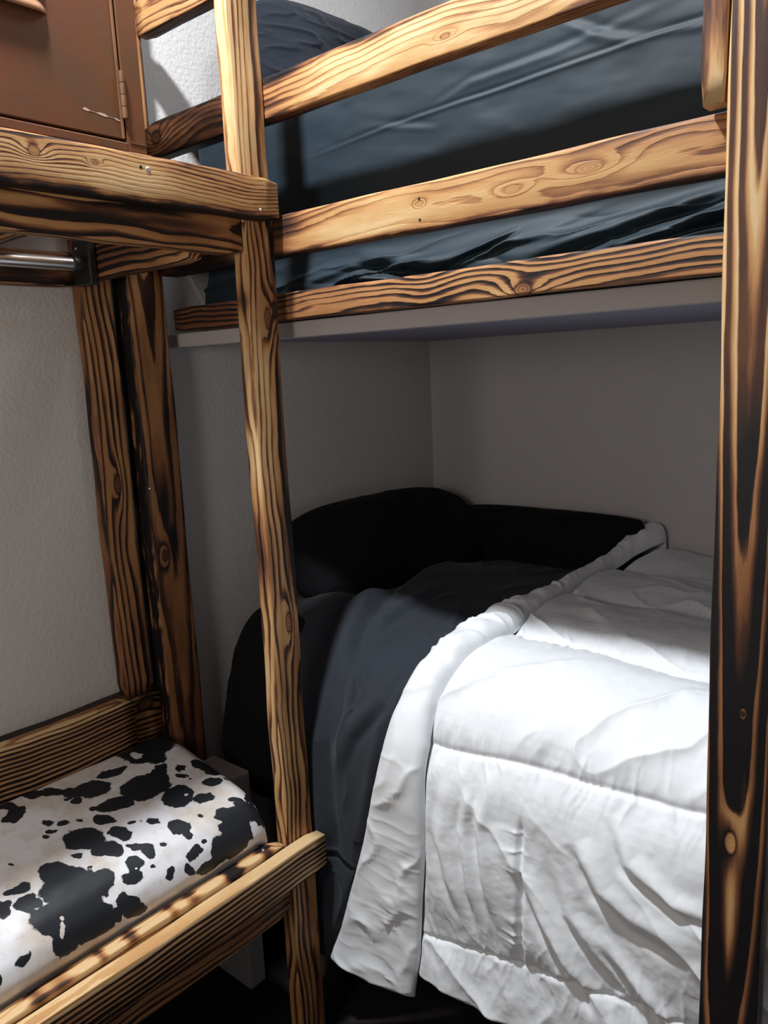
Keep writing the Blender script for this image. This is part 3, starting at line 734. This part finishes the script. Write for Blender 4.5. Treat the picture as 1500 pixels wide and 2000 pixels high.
def duvet():
    n, m = 460, 620
    U, V = np.meshgrid(np.linspace(0, 1, n), np.linspace(0, 1, m), indexing='ij')
    T = .02+V*(1.985-.02)
    xl = np.interp(T, [0, .95, 1.05, 1.16, 1.4, 1.6, 2.0], [-1.93, -1.90, -1.82, -1.62, -1.57, -1.56, -1.54])
    X = xl+U*(np.interp(T, BO[:, 0], BO[:, 1])+.022-xl)
    off = np.full(X.shape, .006)
    off += .020*(fbm(X*4, T*4, 301, 3)-.35)
    # soft heap beside the pillows
    off += .075*np.exp(-((X+1.52)/.20)**2-((T-.62)/.26)**2)
    off += .05*np.exp(-((X+1.62)/.16)**2-((T-.95)/.22)**2)
    folds = [([(-1.50, .50), (-1.576, .60), (-1.57, .75), (-1.524, .92), (-1.46, 1.10), (-1.41, 1.20)], .030, .030),
             ([(-1.408, .70), (-1.427, .899), (-1.419, 1.06)], .014, .022),
             ([(-1.262, 1.06), (-1.261, 1.202), (-1.333, 1.30), (-1.38, 1.42)], .018, .024),
             ([(-1.17, 1.0), (-1.19, 1.15), (-1.24, 1.35), (-1.30, 1.6)], .012, .03),
             ([(-1.40, 1.15), (-1.36, 1.22), (-1.34, 1.30)], .016, .014),
             ([(-1.52, 1.15), (-1.46, 1.35), (-1.44, 1.6), (-1.43, 1.9)], .026, .035),
             ([(-1.455, 1.66), (-1.39, 1.665), (-1.31, 1.69)], -.012, .010)]
    for pts, amp, wd in folds:
        D, sg, par = polydist(X, T, pts)
        e = np.sin(np.clip(par, 0, 1)*math.pi)
        off += amp*e*(np.exp(-(D/wd)**2)-.5*np.exp(-((D-wd*1.4)/(wd*.6))**2)*(sg < 0))
    off += .008*(ridge(X*10+T*4, T*5-X*6+fbm(X*3, T*3, 311)*2, 312)**3)
    # puffed left corner hanging beside the bench
    off += .02*np.exp(-((X-xl)/.15)**2)*sstep(1.0, 1.2, T)*(1-sstep(1.5, 1.8, T))
    off *= np.clip(U/.02, 0, 1)**.5
    off -= .0
    # lies flat under the comforter's border
    xo = np.interp(T, [0, .1, .73, 1.2, 1.43, 1.67, 1.83, 1.97], [-1.06, -1.10, -1.14, -1.175, -1.22, -1.29, -1.34, -1.40])
    k = sstep(xo-.05, xo-.005, X); off = off*(1-k)+np.minimum(off, .0)*k
    kp = (1-sstep(-1.60, -1.48, X))*(1-sstep(.80, .95, T)); off = off*(1-kp)
    P = surf(X, T, off); P[..., 1] = np.maximum(P[..., 1], 1.320)
    return grid('charcoal_duvet', P, M_charcoal, thick=.006)
tag(duvet(), 'dark charcoal duvet spread over the head end of the lower bed', 'duvet')

bed = thing('lower_bed', 'low dark bed base and mattress hidden under the white comforter', 'bed', (-.95, 2.0, ZF))
rbox('mattress', -1.92, 0, 1.60, 2.56, -1.06, -.82, M_black_box, bed, .04, 4)
rbox('bed_base', -1.92, 0, 1.60, 2.58, -1.77, -1.065, M_black_box, bed, .01)
for (a, b) in ((-1.85, 1.66), (-.1, 1.66), (-1.85, 2.5), (-.1, 2.5)): tube('foot', (a, b, ZF), (a, b, -1.77), .025, M_black_box, bed, 12)

def pillow(name, c, ex, ey, hx, hy, th, mat, seed, sag=.0, corner=.10, rd=.42):
    """two puffed faces meeting at a seam; ex, ey in-plane unit axes"""
    n = 90
    c = np.array(c, float); ex = np.array(ex, float); ex /= np.linalg.norm(ex); ey = np.array(ey, float); ey -= ex*(ey@ex); ey /= np.linalg.norm(ey); ez = np.cross(ex, ey)
    u = np.linspace(-1, 1, n)
    U, V = np.meshgrid(u, u, indexing='ij')
    rs = []
    for sgn in (1, -1):
        pr = (np.clip(1-np.abs(U)**2.4, 0, 1)*np.clip(1-np.abs(V)**2.4, 0, 1))**.5
        pin = 1-corner*(1-np.abs(V)**2)*0-.07*(1-V**2)*np.abs(U)**3
        pin2 = 1-.07*(1-U**2)*np.abs(V)**3
        px = U*hx*pin2*np.sqrt(1-rd*V**2*np.abs(V)**3); py = V*hy*pin*np.sqrt(1-rd*U**2*np.abs(U)**3)
        hz = sgn*th*pr*(1+.25*(fbm(U*2+seed, V*2, seed)-.5))
        wr = .010*(ridge(U*5+fbm(U*3, V*3, seed+2)*2, V*5, seed+3)**3)*pr*sgn
        cz = hz+wr-sag*(U**2+V**2)*.5
        rs.append(c+px[..., None]*ex+py[..., None]*ey+cz[..., None]*ez)
    # join: top face then bottom reversed through the seam in v
    P = np.concatenate([rs[0], rs[1][:, ::-1]], axis=1)
    o = grid(name, P, mat, close_v=True)
    # weld the seam
    import bmesh
    bm = bmesh.new(); bm.from_mesh(o.data); bmesh.ops.remove_doubles(bm, verts=bm.verts, dist=.0004)
    bmesh.ops.recalc_face_normals(bm, faces=bm.faces)
    bm.to_mesh(o.data); bm.free()
    return o
# against the left wall, seen past the inner post
tag(pillow('pillow', (-1.775, 2.09, -.612), (0.10, 1, 0.02), (-.75, 0, .66), .47, .21, .095, M_black, 401),
    'large rounded black pillow leaning in the corner on the left wall side', 'pillow')
tag(pillow('pillow', (-1.395, 2.485, -.642), (1, .02, .0), (0, .50, .86), .375, .120, .075, M_black, 411, rd=.15),
    'black pillow slumped along the back wall beside the comforter', 'pillow')
tag(pillow('pillow', (-1.745, 1.455, -.975), (1, .0, -.12), (.05, .20, .97), .165, .285, .082, M_black, 421),
    'black pillow sagging over the front corner of the bed behind the inner post', 'pillow')

# ---------------------------------------------------------------- upper mattress with its slate sheet
um = thing('upper_mattress', 'upper bunk mattress wrapped in a slate grey fitted sheet behind the guard rails', 'mattress', (-.9, 2.0, .122))
rbox('core', -1.90, .05, 1.51, 2.56, .123, .69, M_slate, um, .05, 4)
def sheet():
    n, m = 700, 330
    U, V = np.meshgrid(np.linspace(0, 1, n), np.linspace(0, 1, m), indexing='ij')
    X = -1.925+U*2.0
    hemz = .1225+0*np.interp(X, [-1.93, -1.84, -1.68, -1.55, -1.44, -1.20, -.98, -.80, -.60, -.43, .1], [.165, .160, .168, .180, .183, .172, .173, .178, .184, .188, .19])
    pass
    # arc: 0 at hem .. up the side .. over the top edge
    zt = .71
    Z = np.where(V < .80, hemz+(zt-.05-hemz)*(V/.80), 0)
    a = (V-.80)/.12*(math.pi/2); a = np.clip(a, 0, math.pi/2)
    Ybase = np.full(X.shape, 1.478)
    Z = np.where(V >= .80, zt-.05+.05*np.sin(a), Z)
    Y = np.where(V >= .80, Ybase+.05*(1-np.cos(a)), Ybase)
    Y = np.where(V > .92, Ybase+.05+(V-.92)/.08*1.03, Y)
    low = 1-sstep(.20, .30, Z)
    b = -.035*low
    # big gathered folds low down
    q = (Z-.16)/.14
    k1 = ridge(X*2.2+Z*9, X*5.5-Z*32+fbm(X*3, Z*10, 511)*2, 512)**2
    k2 = ridge(X*7-Z*20, Z*30+X*2, 515)**2
    b += low*(.022*(k1-.4)*-1+.007*k2)
    # long shallow creases on the flat side
    mid = sstep(.28, .36, Z)*(V < .8)
    for pts, amp, wd in (([(-1.5, .515), (-1.2, .535), (-.95, .540), (-.6, .552), (-.3, .56)], .0022, .0045),
                         ([(-1.10, .54), (-.98, .57), (-.80, .575), (-.55, .60)], .002, .008),
                         ([(-.80, .64), (-.70, .58), (-.60, .54)], .003, .010),
                         ([(-.66, .56), (-.52, .545), (-.42, .55)], .002, .007),
                         ([(-1.28, .55), (-1.15, .52), (-1.06, .50)], .002, .008)):
        D, sg, par = polydist(X, Z, pts)
        b += -amp*np.sin(np.clip(par, 0, 1)*math.pi)*(np.exp(-(D/wd)**2)-.8*np.exp(-((D-wd*1.6)/wd)**2)*(sg > 0))
    b += -.012*(fbm(X*3, Z*5, 521, 3)-.5)*mid-.004*(fbm(X*9-Z*9, Z*22+X*5, 523, 2)-.5)*mid
    # deep pulls at the bottom right and a slit of shadow in the middle
    for pts, amp, wd in (([(-.85, .19), (-.68, .215), (-.52, .245), (-.40, .262)], .022, .012),
                         ([(-.70, .185), (-.55, .205), (-.42, .230), (-.36, .235)], .020, .010),
                         ([(-1.33, .250), (-1.22, .222), (-1.10, .200), (-.98, .188)], .022, .014),
                         ([(-1.02, .215), (-.94, .235), (-.86, .262)], .012, .005),
                         ([(-1.38, .20), (-1.28, .195), (-1.15, .185)], .018, .008)):
        D, sg, par = polydist(X, Z, pts)
        b += amp*np.sin(np.clip(par, 0, 1)*math.pi)*(np.exp(-(D/wd)**2)-.6*np.exp(-((D-wd*1.7)/wd)**2))*(V < .8)
    b = np.clip(b, -.095, .02)
    Y = Y+b*(V < .93)
    # tuck the hem against the rail
    Y = np.maximum(Y, 1.386)
    # the end of the mattress at the wall
    e = np.clip((X+1.925)/.04, 0, 1); Y = Y+.04*(1-np.sqrt(1-(1-e)**2))*(V < .9)
    P = np.stack([X, Y, Z], -1)
    return grid('fitted_sheet', P, M_slate, um)
sh = sheet()
tag(pillow('pillow', (-1.82, 2.02, .915), (0.02, 1, 0.0), (-.16, 0, .98), .42, .175, .075, M_navy, 431),
    'navy pillow standing on the upper bunk against the left wall', 'pillow')
